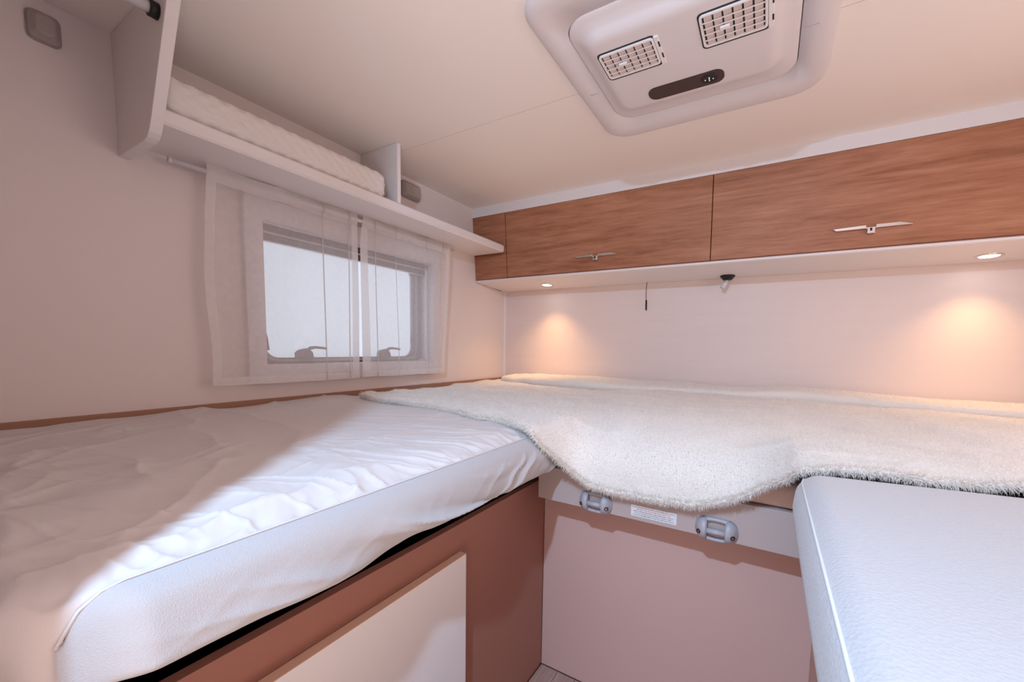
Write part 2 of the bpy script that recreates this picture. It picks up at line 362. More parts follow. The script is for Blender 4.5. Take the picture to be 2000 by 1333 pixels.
# hanging rail left of the end panel
hr = thing('hanging_rail', 'white round rail with black end cap at the slanted shelf panel', 'rail')
tube('tube', [(0.262, -1.530, 1.897), (0.262, -1.868, 1.897)], 0.0105, WPLAST, hr, 16)
tube('end_cap', [(0.262, -1.519, 1.897), (0.262, -1.532, 1.897)], 0.0145, BLACK, hr, 16)

# small grey boxes on the wall
def fixture(y0, y1, z0, z1, label):
    t = thing('wall_fixture', label, 'fixture', 'grey boxes under the ceiling')
    rings = []
    for x, i in ((0.0005, 0.0), (0.010, 0.0), (0.014, 0.003), (0.022, 0.008), (0.0235, 0.011)):
        rings.append([(x, *p) for p in rrect(y0+i, y1-i, z0+i, z1-i, 0.010, 4)])
    loft('cover', rings, GPLAST, t, False, True)
    rings = [[(x, *p) for p in rrect(y0-.002, y1+.002, z0-.002, z1+.002, 0.011, 4)] for x in (0.0003, 0.004)]
    loft('back_plate', rings, GPLAST, t, True, True)
fixture(-0.722, -0.632, 1.868, 1.930, 'small grey rounded box on the wall right of the shelf divider')
fixture(-1.636, -1.594, 1.868, 1.922, 'small grey rounded box on the wall left of the slanted shelf panel')

# ================================================================== CURTAINS
rod = thing('curtain_rod', 'thin white curtain rod below the wall shelf', 'curtain rod')
tube('tube', [(0.046, -1.440, 1.703), (0.046, -0.470, 1.703)], 0.0062, WPLAST, rod, 12)
for y in (-1.444, -0.466):
    tube('end_stop', [(0.046, y-.003, 1.703), (0.046, y+.003, 1.703)], 0.0072, WPLAST, rod, 12)
for y in (-1.30, -0.60):
    box('bracket', 0.0, 0.046, y-.006, y+.006, 1.7005, 1.7055, WPLAST, rod, 0.001)
def curtain(y0, y1, pleats, label, seed, drop):
    t = thing('sheer_curtain', label, 'curtain', 'sheer window curtains')
    # plan path with small overlapping pleats
    path = []; y = y0; n = 150
    for k in range(n+1):
        yy = y0+(y1-y0)*k/n; path.append([yy, 0.0])
        for (py, w) in pleats:
            if path[-1][0] <= py < path[-1][0]+(y1-y0)/n:
                path += [[py+w, 0.003], [py+w*1.05, 0.0045], [py-w*.1, 0.006], [py-w*.15, 0.0045], [py+w*.95, 0.0025]]
    path = np.array(path)
    zt, zb = 1.7215, 1.156
    zs = np.concatenate([np.linspace(zt, 1.66, 10)[:-1], np.linspace(1.66, zb+.022, 34)[:-1], np.linspace(zb+.022, zb, 4)])
    P = np.zeros((len(path), len(zs), 3)); r = np.random.default_rng(seed)
    for j, z in enumerate(zs):
        k = (zt-z)/(zt-zb)
        ph = vn(path[:, 0]*9+seed, np.full(len(path), k*1.2)); ph2 = vn(path[:, 0]*34+seed*3, np.full(len(path), k*1.5+5))
        off = (ph-.5)*0.030*(.25+.75*k) + (ph2-.5)*0.010*(.5+.5*k)
        x = 0.0475 + path[:, 1]*(.5+.5*k) + off
        near = max(0, 1-abs(z-1.703)/.018)
        x = x*(1-near) + (0.0535+path[:, 1])*near
        ys = path[:, 0] + drop(path[:, 0], k)
        P[:, j, 0] = np.maximum(x, 0.0225); P[:, j, 1] = ys
        wav = 0.006*(vn(path[:, 0]*22+seed, np.zeros(len(path)))-.5)
        P[:, j, 2] = z + wav*(1 if j < 3 else max(0, 1-(j-3)/8)) + (0.006*(vn(path[:, 0]*10, np.ones(len(path))*seed)-.5) if z < zb+.03 else 0)
    jh = int(np.argmin(np.abs(zs-1.682))); jb = len(zs)-4
    grid('panel', P[:, :, :], CURT, t)
    nx = np.array([0.0016, 0, 0])
    grid('header', P[:, :jh+1]+nx, CURT2, t)
    grid('bottom_hem', P[:, jb:]+nx, CURT2, t)
    a = [i for i in range(len(path)) if path[i, 0] < y0+0.022]; b = [i for i in range(len(path)) if path[i, 0] > y1-0.022]
    grid('side_hem', P[a][:, jh:jb+1]+nx, CURT2, t); grid('side_hem', P[b][:, jh:jb+1]+nx, CURT2, t)
def dropL(y, k): return np.where(y < -1.3, (-0.012*np.minimum(1, k*5)+0.004*math.sin(k*9)), 0.0) + np.where(y > -1.0, 0.012*math.sin(k*3.0)*(y+1.0)/.05, 0)*0.3
def dropR(y, k): return np.where(y > -0.58, -0.028*k*(y+.58)/.08, 0.0) - np.where(y < -0.90, 0.014*np.minimum(1, k*6)*(-.90-y)/.035, 0)
curtain(-1.374, -0.953, ((-1.075, .0035), (-0.985, .003)), 'sheer white curtain panel nearer the slanted shelf panel, over the left window half', 3, dropL)
curtain(-0.932, -0.500, ((-0.885, .0035), (-0.790, .0025), (-0.640, .0025), (-0.545, .003)), 'sheer white curtain panel nearer the oak cabinets, over the right window half', 8, dropR)

# ================================================================== OVERHEAD CABINETS
G1, G2, G3 = 0.196, 1.1037, 2.02
def cf(z): return -0.2855 + (1.9047-z)/(1.9047-1.6073)*0.0278      # leaning front plane
def slab(name, x0, x1, z0, z1, M, parent, th=0.018, bev=0.0012):
    return prism(name, [(cf(z0), z0), (cf(z1), z1), (cf(z1)+th, z1), (cf(z0)+th, z0)], 'X', x0, x1, M, parent, bev)
def handle(d, xc):
    zc = 1.6685; y = cf(zc)
    # flat bar: two chamfered halves with a notch between, standing on the front
    for x0, x1, zo in ((xc-.096, xc-.012, 0.0), (xc+.012, xc+.097, 0.0)):
        s = -1 if x0 < xc else 1
        if s < 0: pts = [(x0, zc+.002), (x0+.009, zc-.005), (x1, zc-.005), (x1, zc+.005)]
        else: pts = [(x0, zc-.005), (x1-.002, zc-.005), (x1, zc-.0035), (x1-.028, zc+.0045), (x0, zc+.005)]
        prism('handle_bar', pts, 'Y', y-.012, y-.0005, CHROME, d, 0.0006)
    box('handle_bridge', xc-.013, xc+.013, y-.010, y-.0005, zc-.0055, zc-.002, CHROME, d)
    box('latch_plate', xc-.009, xc+.011, y-.013, y-.0005, zc-.021, zc-.0035, CHROME, d, 0.0015)
    box('keyhole', xc-.0025, xc+.003, y-.0136, y-.012, zc-.0135, zc-.005, BLACK, d)
cab = thing('overhead_cabinet', 'oak-look overhead cabinet on the left, touching the window shelf', 'cabinet', 'overhead cabinets')
box('body', 0.003, G2-.004, -0.235, -0.001, 1.612, 1.904, DARKIN, cab)
slab('filler_panel', 0.001, G1-.0034, 1.6090, 1.9045, WOOD, cab)
d1 = slab('door', G1+.0004, G2-.0022, 1.6095, 1.9045, WOOD, cab); handle(d1, 0.652)
cab2 = thing('overhead_cabinet', 'oak-look overhead cabinet on the right, away from the window shelf', 'cabinet', 'overhead cabinets')
box('body', G2+.001, RX-.003, -0.235, -0.001, 1.612, 1.904, DARKIN, cab2)
d2 = slab('door', G2+.0004, G3-.0018, 1.6095, 1.9045, WOOD, cab2); handle(d2, 1.561)
slab('filler_panel', G3+.0004, RX-.001, 1.6090, 1.9045, WOOD, cab2)
# continuous underside board
ub = thing('pelmet_board', 'white underside board running below both oak cabinets', 'board')
pts = [(-0.2555, 1.6065), (-0.2575, 1.6045), (-0.2565, 1.5985), (-0.250, 1.5960), (-0.030, 1.5835), (-0.001, 1.5830), (-0.001, 1.6065)]
prism('panel', pts, 'X', 0.006, RX-.002, WHITE, ub)
prism('front_lip', [(-0.2570, 1.6085), (-0.2588, 1.6070), (-0.2570, 1.6066), (-0.242, 1.6066), (-0.242, 1.6085)], 'X', 0.006, RX-.002, BROWN, ub)
def bz(y): return 1.5960 + (-0.250-y)/0.220*0.0125                   # underside height
# recessed downlights
def downlight(x, y, label, power):
    t = thing('downlight', label, 'lamp', 'recessed warm downlights'); z = bz(y)
    n = 28; C = lambda r, dz: [(x+r*math.cos(2*math.pi*k/n), y+r*math.sin(2*math.pi*k/n), bz(y+r*math.sin(2*math.pi*k/n))+dz) for k in range(n)]
    loft('trim_ring', [C(.0325, 0.0), C(.0325, -.0015), C(.030, -.0030), C(.0245, -.0030), C(.0235, -.0008)], CHROME, t, False, False, True)
    loft('lens', [C(.0236, -.0012), C(.012, -.0020), C(.002, -.0022)], GLOW, t, False, True, True)
    l = light('downlight_beam', 'SPOT', (x, y, z-.008), power, (1.0, 0.58, 0.26), (math.radians(-9), 0, 0), spot_size=math.radians(112), spot_blend=1.0, shadow_soft_size=0.02)
    return t
downlight(0.331, -0.110, 'round warm downlight near the window corner', 9.0)
downlight(1.883, -0.094, 'round warm downlight at the right end', 7.0)
# swivel reading spot
sp = thing('reading_spot', 'small swivel spotlight, black base and white tube, under the cabinets', 'lamp')
sx, sy = 1.146, -0.050; zt = bz(sy)
n = 20; C = lambda r, z, cx=sx, cy=sy: [(cx+r*math.cos(2*math.pi*k/n), cy+r*math.sin(2*math.pi*k/n), z) for k in range(n)]
loft('base', [C(.0285, zt+.001), C(.0285, zt-.003), C(.020, zt-.013), C(.0155, zt-.017)], BLACK, sp, True, True, True)
tube('swivel', [(sx, sy, zt-.016), (sx-.002, sy, zt-.022)], 0.005, WPLAST, sp, 10)
tube('head', [(sx-.002, sy-.002, zt-.020), (sx-.016, sy-.012, zt-.050)], 0.0092, WPLAST, sp, 16)
# pull cord
pc = thing('pull_cord', 'thin black pull cord hanging below the left oak cabinet', 'cord')
tube('cord', [(0.810, -0.028, bz(-0.03)+.002), (0.807, -0.028, 1.560), (0.8065, -0.028, 1.530), (0.8085, -0.028, 1.500)], 0.0013, BLACK, pc, 6)
tube('grip', [(0.8085, -0.028, 1.504), (0.809, -0.028, 1.500), (0.810, -0.028, 1.460), (0.810, -0.028, 1.457)], [.002, .0038, .0038, .003], BLACK, pc, 10)
# dark clip in the corner below the board
clip = prism('corner_clip', [(-0.115, 1.589), (-0.045, 1.5815), (-0.045, 1.5845), (-0.115, 1.592)], 'X', 0.0005, 0.0055, BROWN)
tag(clip, 'small brown clip at the corner end of the underside board', 'clip')

# ================================================================== CEILING AIR UNIT
ac = thing('air_conditioner', 'white ceiling air conditioner with two grilles and dark control panel', 'air conditioner')
def rr3(x0, x1, y0, y1, r, z, i=0.0, n=8): return [(px, py, z) for px, py in rrect(x0+i, x1-i, y0+i, y1-i, max(r-i, .004), n)]
OX0, OX1, OY0, OY1 = 0.832, 1.394, -1.172, -0.592
IX0, IX1, IY0, IY1 = 0.900, 1.328, -1.090, -0.704
loft('outer_frame', [rr3(OX0, OX1, OY0, OY1, .075, CZ), rr3(OX0, OX1, OY0, OY1, .075, CZ-.003, .002), rr3(OX0, OX1, OY0, OY1, .075, CZ-.0085, .006), rr3(OX0, OX1, OY0, OY1, .075, CZ-.0120, .014), rr3(OX0, OX1, OY0, OY1, .075, CZ-.0135, .024),
     rr3(IX0, IX1, IY0, IY1, .055, CZ-.0160, -.0014), rr3(IX0, IX1, IY0, IY1, .055, CZ-.010, -.0012)], WPLAST, ac, False, False, True)
PX0, PX1, PY0, PY1 = 0.916, 1.304, -1.062, -0.752
loft('cover', [rr3(IX0, IX1, IY0, IY1, .055, CZ-.010, .0006), rr3(IX0, IX1, IY0, IY1, .055, CZ-.0163, .0008), rr3(IX0, IX1, IY0, IY1, .055, CZ-.0172, .003), rr3(IX0, IX1, IY0, IY1, .055, CZ-.0190, .012),
     rr3(PX0, PX1, PY0, PY1, .05, CZ-.0220, .003), rr3(PX0, PX1, PY0, PY1, .05, CZ-.0270, .010), rr3(PX0, PX1, PY0, PY1, .05, CZ-.0325, .018), rr3(PX0, PX1, PY0, PY1, .05, CZ-.0352, .026), rr3(PX0, PX1, PY0, PY1, .05, CZ-.036, .036)], WPLAST, ac, False, True, True)
for x0, x1, z in ((OX0+.034, IX0-.004, CZ-.0138), (IX1+.004, OX1-.034, CZ-.0138)):
    box('joint_line', x0, x1, -0.8500, -0.8492, z-.0018, z, GPLAST, ac)
ZP = CZ-.036
def vent(x0, x1, y0, y1):
    # black plate in place of the shaded cavity and gap, white insert frame, 4 long slats in front, 6 broad tilted vanes behind
    seat = loft('vent', [rr3(x0, x1, y0, y1, .010, ZP+.001, 0, 4), rr3(x0, x1, y0, y1, .010, ZP-.0006, 0, 4)], BLACK, ac, False, True)
    a0, a1, b0, b1 = x0+.0032, x1-.0040, y0+.0042, y1-.0075
    loft('vent_frame', [rr3(a0, a1, b0, b1, .008, ZP-.0004, 0, 4), rr3(a0, a1, b0, b1, .008, ZP-.0032, 0, 4), rr3(a0, a1, b0, b1, .008, ZP-.0038, .0008, 4), rr3(a0, a1, b0, b1, .008, ZP-.0038, .0042, 4), rr3(a0, a1, b0, b1, .008, ZP-.0004, .0050, 4)], GRILLE, seat)
    c0, c1, e0, e1 = a0+.0044, a1-.0044, b0+.0044, b1-.0044
    for k in range(1, 5):
        yy = e0+(e1-e0)*k/5; box('slat', c0-.001, c1+.001, yy-.0012, yy+.0012, ZP-.0038, ZP-.0026, GRILLE, seat)
    pit = (c1-c0-.004)/6
    for k in range(6):
        xx = c0+.0042+pit*k
        prism('vane', [(xx, ZP-.0026), (xx+pit*.80, ZP-.0009), (xx+pit*.80, ZP-.0004), (xx, ZP-.0019)], 'Y', e0-.001, e1+.001, VANE, seat)
    xm = c0+(c1-c0)*.36; ym = (e0+e1)/2
    box('vane_tab', xm-.009, xm+.009, ym-.0040, ym+.0030, ZP-.0075, ZP-.0030, GRILLE, seat, 0.0012)
    box('side_wheel', x1-.0035, x1+.0065, y0+.004, y1-.004, ZP-.0030, ZP+.001, GRILLE, seat, 0.0014)
    for yy in (y0+.028, y1-.030): box('wheel_slot', x1+.0030, x1+.0060, yy-.009, yy+.006, ZP-.0034, ZP-.001, BLACK, seat)
vent(0.944, 1.070, -1.003, -0.910)
vent(1.152, 1.276, -1.012, -0.912)
dp = loft('display_panel', [rr3(1.011, 1.184, -0.838, -0.790, .020, ZP+.001, 0, 6), rr3(1.011, 1.184, -0.838, -0.790, .020, ZP-.0016, 0, 6), rr3(1.011, 1.184, -0.838, -0.790, .020, ZP-.0022, .0016, 6)], DARKP, ac, False, True)
n = 24; cxx, cyy = 1.152, -0.816
loft('sensor_dome', [[(cxx+r*1.15*math.cos(2*math.pi*k/n), cyy+r*math.sin(2*math.pi*k/n), ZP-z) for k in range(n)] for r, z in ((.0165, .002), (.0150, .0045), (.0105, .0047), (.008, .0042), (.001, .0042))], BLACK, dp, False, True, True)
for dx, dy in ((0, .005), (0, -.001), (.0085, .001), (-.0085, .000), (.0005, -.0055)):
    box('indicator', cxx+dx-.0009, cxx+dx+.0009, cyy+dy-.0007, cyy+dy+.0007, ZP-.0054, ZP-.0040, LED, dp)

# ================================================================== BED BASES
lb = thing('bed_base', 'brown bed base under the left bed with cream hatch panel', 'bed base')
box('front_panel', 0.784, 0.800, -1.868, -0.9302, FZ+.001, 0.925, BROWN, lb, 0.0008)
box('inner_back', 0.10, 0.782, -1.868, -0.9302, 0.72, 0.735, DARKIN, lb)
box('platform', 0.013, 0.780, -1.868, -0.003, 0.962, 0.980, DARKIN, lb)
hp = box('hatch_panel', 0.801, 0.818, -1.868, -1.274, FZ+.012, 0.8695, HATCH, lb, 0.0009)
box('edge_band', 0.8015, 0.8175, -1.867, -1.2735, 0.8692, 0.8702, EDGE, hp)
cb = thing('step_front', 'mauve aisle-end panel below the cross bed', 'panel')
box('panel', 0.801, RX-.005, -0.930, -0.914, FZ+.001, 0.930, MAUVE, cb)
box('platform', 0.801, RX-.005, -0.930, -0.003, 0.962, 0.980, DARKIN, cb)
lg = tag(box('ladder_board', 0.829, 1.4175, -1.016, -0.931, 0.9020, 0.9845, LEDGEM, None, 0.0012), 'pale mauve ladder board projecting from the cross bed, holding two hooks', 'board')
rb = thing('bed_base', 'mauve bed base under the right white mattress', 'bed base')
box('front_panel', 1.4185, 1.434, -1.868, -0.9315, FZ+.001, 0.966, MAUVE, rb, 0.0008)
box('platform', 1.4185, RX-.005, -1.868, -0.9315, 0.967, 0.984, DARKIN, rb)

# ladder hooks
YL = -1.0162
def hook(xc, zc, label, w=0.040):
    t = thing('ladder_hook', label, 'hook', 'grey ladder hooks')
    hh = 0.0245
    def oval(a, b, y, n=28): return [(xc+a*math.copysign(abs(math.cos(q))**.75, math.cos(q)), y, zc+b*math.copysign(abs(math.sin(q))**.85, math.sin(q))) for q in [2*math.pi*k/n for k in range(n)]]
    # ring-shaped base plate
    loft('base_plate', [oval(w, hh, YL), oval(w, hh, YL-.005), oval(w-.003, hh-.003, YL-.0075), oval(w-.010, hh-.0065, YL-.0075), oval(w-.011, hh-.0075, YL)], GREYH, t, False, False, True)
    for s in (-1, 1):
        rings = []
        for k, (xo, ry, rz) in enumerate(((.0165, .018, .0195), (.019, .0205, .0225), (.026, .0195, .0225), (.032, .0150, .0195), (.0365, .009, .0140), (.0395, .001, .0060))):
            rings.append([(xc+s*xo*w/.040, YL-max(0.0, ry*math.sin(math.pi*q/10)) - .001, zc+rz*math.cos(math.pi*q/10)) for q in range(11)])
        lobe = loft('lobe', rings, GREYH, t, True, True, True)
        scx = xc+s*.0315*w/.040; C2 = lambda r, y: [(scx+r*math.cos(2*math.pi*k/12), y+s*0.55*r*math.cos(2*math.pi*k/12), zc-.004+r*math.sin(2*math.pi*k/12)) for k in range(12)]
        loft('screw_hole', [C2(.0042, YL-.0168), C2(.0042, YL-.0178)], BLACK, lobe, True, True)
        loft('screw', [C2(.0026, YL-.0176), C2(.0024, YL-.0186)], CHROME, lobe, True, True)
    tube('bar', [(xc-.018*w/.040, YL-.0125, zc-.001), (xc+.018*w/.040, YL-.0125, zc-.001)], 0.0058, GREYH, t, 12)
hook(0.984, 0.923, 'grey ladder hook left of the warning label', 0.0395)
hook(1.240, 0.9225, 'grey ladder hook right of the warning label', 0.0395)
# warning label: rows of print too small to read
wl = thing('warning_label', 'small white label with rows of red and black print between the ladder hooks', 'label')
LX0, LX1, LZ0, LZ1 = 1.0665, 1.1635, 0.9115, 0.9360
box('card', LX0, LX1, YL-.0006, YL-.0001, LZ0, LZ1, CARD, wl)
for row, (a, b, M, h) in enumerate(((.03, .97, RED, .0018), (.13, .87, RED, .0018), (.06, .94, RED, .0024), (.09, .92, INK, .0018), (.05, .95, INK, .0018))):
    z = LZ1 - .0040 - row*.0042; x = LX0+a*(LX1-LX0); L = []
    while x < LX0+b*(LX1-LX0):
        for _ in range(random.randint(2, 8)):
            if x > LX0+b*(LX1-LX0): break
            w = random.choice((.00035, .0006, .0008)); hh = h*random.choice((.7, .7, 1.0)); L.append((x, x+w, YL-.0008, YL-.0006, z-h/2, z-h/2+hh)); x += w+.00035
        x += .0011
    tag(boxes('print_row', L, M, wl), kind='stuff')

# ================================================================== MATTRESSES
# cross mattress (beige side) between and behind
cm = rbox('cross_mattress', (0.912, -1.0120, 0.9850), (RX-.012, -0.004, 1.035), 0.018, TAN)
tag(cm, 'beige cross mattress under the fleece blanket at the back', 'mattress')
# right mattress: rounded bulging side
def bulge(P, N): return 0.006*math.exp(-((P[2]-1.040)/.03)**2)*(abs(N[0])+abs(N[1])*.3)
rm = thing('mattress', 'bare white knit mattress at the lower right', 'mattress')
rbox('body', (1.362, -1.866, 0.9850), (RX-.012, -1.0985, 1.0905), 0.030, MATTR, rm, 0.03, bulge)
for v in rm.children[0].data.vertices:
    if v.co.y > -1.35:
        t = min(1.0, (v.co.y+1.35)/.25); v.co.y += t*(min(.18*(v.co.x-1.36), .075)-.010)
tube('piping', [(1.3655, -1.84, 1.0785), (1.3655, -1.145, 1.0785), (1.3690, -1.121, 1.0780), (1.385, -1.1075, 1.0770), (1.77, -1.036, 1.0760), (2.15, -1.035, 1.0760)], 0.0016, PIPE, rm, 6)

# left bed: fitted sheet over mattress
lm = thing('sheeted_mattress', 'left bed mattress in a wrinkled white fitted sheet', 'mattress')
XE, YN, RC, RE = 0.872, -1.818, 0.034, 0.034      # aisle edge, near end, plan corner radius, rounding over the end
def yend(x):
    t = np.clip(x-(XE-RC), 0, RC); return YN + RC - np.sqrt(RC*RC-t*t)
nx_, ny_ = 230, 640
gx = 0.013 + (XE-0.013)*(1-(1-np.linspace(0, 1, nx_))**1.25)
n2, n3 = 22, 18; n1 = ny_-n2-n3
X = np.repeat(gx[:, None], ny_, 1); YE = yend(X[:, 0]); Y = np.zeros_like(X); FALL = np.zeros_like(X); END = np.zeros_like(X)
for j in range(ny_):
    if j < n3: Y[:, j] = YE; FALL[:, j] = RE + 0.066*(1-j/n3); END[:, j] = 1
    elif j < n3+n2:
        th = math.pi/2*(1-(j-n3)/n2); Y[:, j] = YE+RE-RE*math.sin(th); FALL[:, j] = RE*(1-math.cos(th)); END[:, j] = math.sin(th)
    else: Y[:, j] = YE+RE + (-0.006-YE-RE)*((j-n3-n2)/(n1-1))**1.1
cx = XE-RC
D = np.clip(XE-X, 0, None)
Z = 1.0935 - 0.012*(1-sstep(0, 0.06, D))
ZB = Z.copy(); Z = Z + 0.006*(fbm(X*4, Y*3, 2)-.5)
# fine folds pulled off the elastic seam (about 25 degrees to the bed's width), fading inward
a = math.radians(25); p = X*math.cos(a)+Y*math.sin(a); q = -X*math.sin(a)+Y*math.cos(a)
warp = 0.25*(fbm(X*5+3, Y*5, 2)-.5)
f1 = ridge(p*3.2+warp*2, q*27+warp*7); f2 = ridge(p*6+9+warp*3, q*46+warp*6+4)
amp = 0.30+0.70*vn(X*5+11, Y*4+7)
fade = np.exp(-D/.30)
Z += amp*fade*(0.0085*f1**9 + 0.0045*f2**7)
# broad tension folds and crossing creases in the shaded part
a = math.radians(-8); p2 = X*math.cos(a)+Y*math.sin(a); q2 = -X*math.sin(a)+Y*math.cos(a)
f3 = ridge(p2*2+warp*3+20, q2*10+warp*5+2); Z += 0.0075*f3**5*(.4+.6*vn(X*2+4, Y*2+9))
a = math.radians(-48); p3 = X*math.cos(a)+Y*math.sin(a); q3 = -X*math.sin(a)+Y*math.cos(a)
f4 = ridge(p3*4+warp*4+7, q3*22+warp*6+2); Z += 0.0042*f4**6*sstep(.5, .75, vn(X*4+40, Y*3+5))
f5 = ridge(X*26+warp*9, Y*22+warp*9); Z += 0.0026*f5**4*sstep(.45, .8, vn(X*5+2, Y*4+21))
# puckers along the elastic seam
along = Y-FALL
pk = vn(along*95+3*vn(along*9, D*12)-D*26, D*9)-.5
pk2 = vn(along*42+5-D*26, D*5+3)-.5
Z += (0.0085*pk+0.0045*pk2)*np.exp(-D/.040)*sstep(0.0, 0.010, D)
# crumpled near end
Z += 0.034*(vn(X*20+3, Y*9)-.5)*np.exp(-np.maximum(0, Y-YN)/.07)*sstep(0, .02, D)*(1-END)
# loose rumples against the wall
Z += 0.010*(vn(Y*14+2, X*10)-.35)*np.exp(-X/.05)
Z = np.where(X < .03, Z-.020*(1-(X-.013)/.017), Z)
Z = ZB + (Z-ZB)*sstep(-0.002, 0.012, D)*(1-END) - FALL
Y = Y + END*0.034*(vn(X*26+7+FALL*9, FALL*8)-.6)*sstep(0, .03, D)
Z = Z - (Z-1.0865)*sstep(-1.02, -0.95, Y)*(Z > 1.0865)*sstep(.03, .06, X+.02)*sstep(0, .03, D)
Z = np.maximum(Z, 0.9864)
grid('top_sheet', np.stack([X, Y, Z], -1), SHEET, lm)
# side band with elastic hem, swept along the rounded outline
path = [(XE, y) for y in np.linspace(-0.90, YN+RC-.004, 220)]
path = np.array(path); tan = np.gradient(path, axis=0); tan /= np.linalg.norm(tan, axis=1)[:, None]; nor = np.stack([-tan[:, 1], tan[:, 0]], 1)
nor *= np.sign((nor*(path-np.array([0.4, -1.2]))).sum(1))[:, None]
s = np.concatenate([[0], np.cumsum(np.linalg.norm(np.diff(path, axis=0), axis=1))])
prof = [(-0.006, 1.0775), (0.000, 1.0830), (0.004, 1.0835), (0.008, 1.0815), (0.0145, 1.0760), (0.0200, 1.0690), (0.0235, 1.0610), (0.0265, 1.050), (0.0290, 1.038), (0.0300, 1.026), (0.0295, 1.014), (0.0270, 1.005), (0.0215, 0.9985), (0.010, 0.9965), (-0.03, 1.000)]
pj = np.linspace(0, len(prof)-1, 56); po = np.interp(pj, np.arange(len(prof)), [c[0] for c in prof]); pz = np.interp(pj, np.arange(len(prof)), [c[1] for c in prof])
for _ in range(2): po[3:-1] = (po[2:-2]+2*po[3:-1]+po[4:])/4; pz[3:-1] = (pz[2:-2]+2*pz[3:-1]+pz[4:])/4
S_, J_ = np.meshgrid(s, pj, indexing='ij'); Zp = np.repeat(pz[None], len(s), 0); Yp = np.repeat(path[:, 1:2], len(pj), 1)
w = sstep(5, 8, J_)*(1-sstep(12.5, 14, J_)); wl = sstep(5.5, 9.5, J_)*(1-sstep(12.5, 14, J_))
wp = .5*(fbm(S_*6, J_*.3, 2)-.5)
fa = ridge(S_*3.5+wp, (Zp+.30*Yp)*34+wp*2)**2-.35                 # streaks near the hem, middle of the bed
fb = ridge(S_*4+5+wp, (Zp-.85*Yp)*30+wp*3)**4-.15                 # slanting creases toward the far corner
mid = np.exp(-((Yp+1.40)/.21)**2); far = sstep(-1.34, -1.18, Yp)
bump = wl*0.022*fa*mid*(.35+.65*vn(S_*5, J_*0+2)) + w*0.0075*fb*(far+.10) + w*0.006*(vn(S_*5+3, J_*.25)-.5)
O_ = np.where(po[None] > 0, po[None]*(.12+.88*sstep(YN+RC-.006, YN+RC+.045, Yp)), po[None])+bump*sstep(YN+RC, YN+RC+.06, Yp)
P = np.zeros((len(path), len(pj), 3))
P[..., 0] = path[:, 0:1]+nor[:, 0:1]*O_; P[..., 1] = path[:, 1:2]+nor[:, 1:2]*O_
ys_ = YN+RC+RE; tt = np.clip(ys_-Yp, 0, RE*.999); dz = RE-np.sqrt(RE*RE-tt*tt)
P[..., 2] = 0.985 + (Zp-0.985)*(1.0835-dz-0.985)/(1.0835-0.985) + sstep(8, 13, J_)*(0.016*(vn(S_*9+3, J_*0)-.4) + 0.020*np.exp(-np.maximum(0, Yp-YN)/.12))
P[..., 2] = np.maximum(P[..., 2], 0.9864)
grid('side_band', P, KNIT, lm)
tube('seam_piping', [(path[i, 0]+nor[i, 0]*.0015, path[i, 1]+nor[i, 1]*.0015, 1.0842-(RE-math.sqrt(max(0, RE*RE-max(0, YN+RC+RE-path[i, 1])**2)))) for i in range(0, len(path), 3)], 0.0013, SHEET, lm, 6)
rbox('core', (0.016, YN+.03, 0.9850), (XE-.006, -0.006, 1.050), 0.03, SHEET, lm, 0.1)

# ================================================================== FLEECE BLANKET
bl = thing('fleece_blanket', 'cream fluffy fleece blanket spread over the cross bed, hanging into the aisle', 'blanket')
hx = np.array([0.150, 0.176, 0.321, 0.478, 0.631, 0.765, 0.840, 0.880, 0.893, 0.903, 0.918, 0.940, 0.975, 1.030, 1.087, 1.140, 1.192, 1.235, 1.270, 1.300, 1.325, 1.345, 1.360, 1.400, 1.500, 1.623, 1.9, 2.215])
hy = np.array([-1.022, -1.027, -1.049, -1.056, -1.079, -1.092, -1.125, -1.145, -1.150, -1.125, -1.085, -1.055, -1.038, -1.034, -1.034, -1.035, -1.036, -1.038, -1.042, -1.050, -1.062, -1.088, -1.106, -1.110, -1.094, -1.072, -1.046, -1.046])
hz = np.array([1.098, 1.098, 1.099, 1.099, 1.099, 1.099, 1.100, 1.098, 1.090, 1.064, 1.018, 0.985, 0.953, 0.946, 0.946, 0.952, 0.960, 0.975, 0.993, 1.016, 1.042, 1.068, 1.088, 1.094, 1.096, 1.096, 1.096, 1.096])
ux = np.unique(np.concatenate([np.linspace(0.150, 0.84, 70), np.linspace(0.84, 1.40, 120), np.linspace(1.40, 2.215, 80)]))
def sm(a):
    b = np.interp(ux, hx, a)
    for _ in range(2): b[1:-1] = (b[:-2]+2*b[1:-1]+b[2:])/4
    return b
HY, HZ = sm(hy), sm(hz); HZ = HZ + 0.013*sstep(1.09, 1.02, HZ) + 0.010*np.exp(-((ux-1.04)/.12)**2)*sstep(1.09, 1.0, HZ)
vv = np.linspace(0, 1, 120)
BX = np.repeat(ux[:, None], len(vv), 1); BY = np.zeros_like(BX); BZ = np.zeros_like(BX)
Y0, ZT = -0.80, 1.110
HZ = HZ + 0.008*sstep(1.07, 1.09, HZ)
for j, t in enumerate(vv):
    if t < .55:                                   # flat part from the wall to the front zone
        q = t/.55; BY[:, j] = -0.012+(Y0+0.012)*q; BZ[:, j] = ZT
    else:                                         # falling front, quadratic Bezier per column
        q = (t-.55)/.45; cyy_ = np.minimum(-1.0, HY+.03); dropn = np.clip((ZT-HZ)/.15, 0, 1)
        c_y = (Y0+HY)/2*(1-dropn) + (HY-.012)*dropn
        BY[:, j] = (1-q)**2*Y0+2*q*(1-q)*c_y+q*q*HY
        BZ[:, j] = (1-q)**2*ZT+2*q*(1-q)*(ZT-.010*dropn)+q*q*HZ
flatness = 1-np.clip((ZT-BZ)/.05, 0, 1)*.7
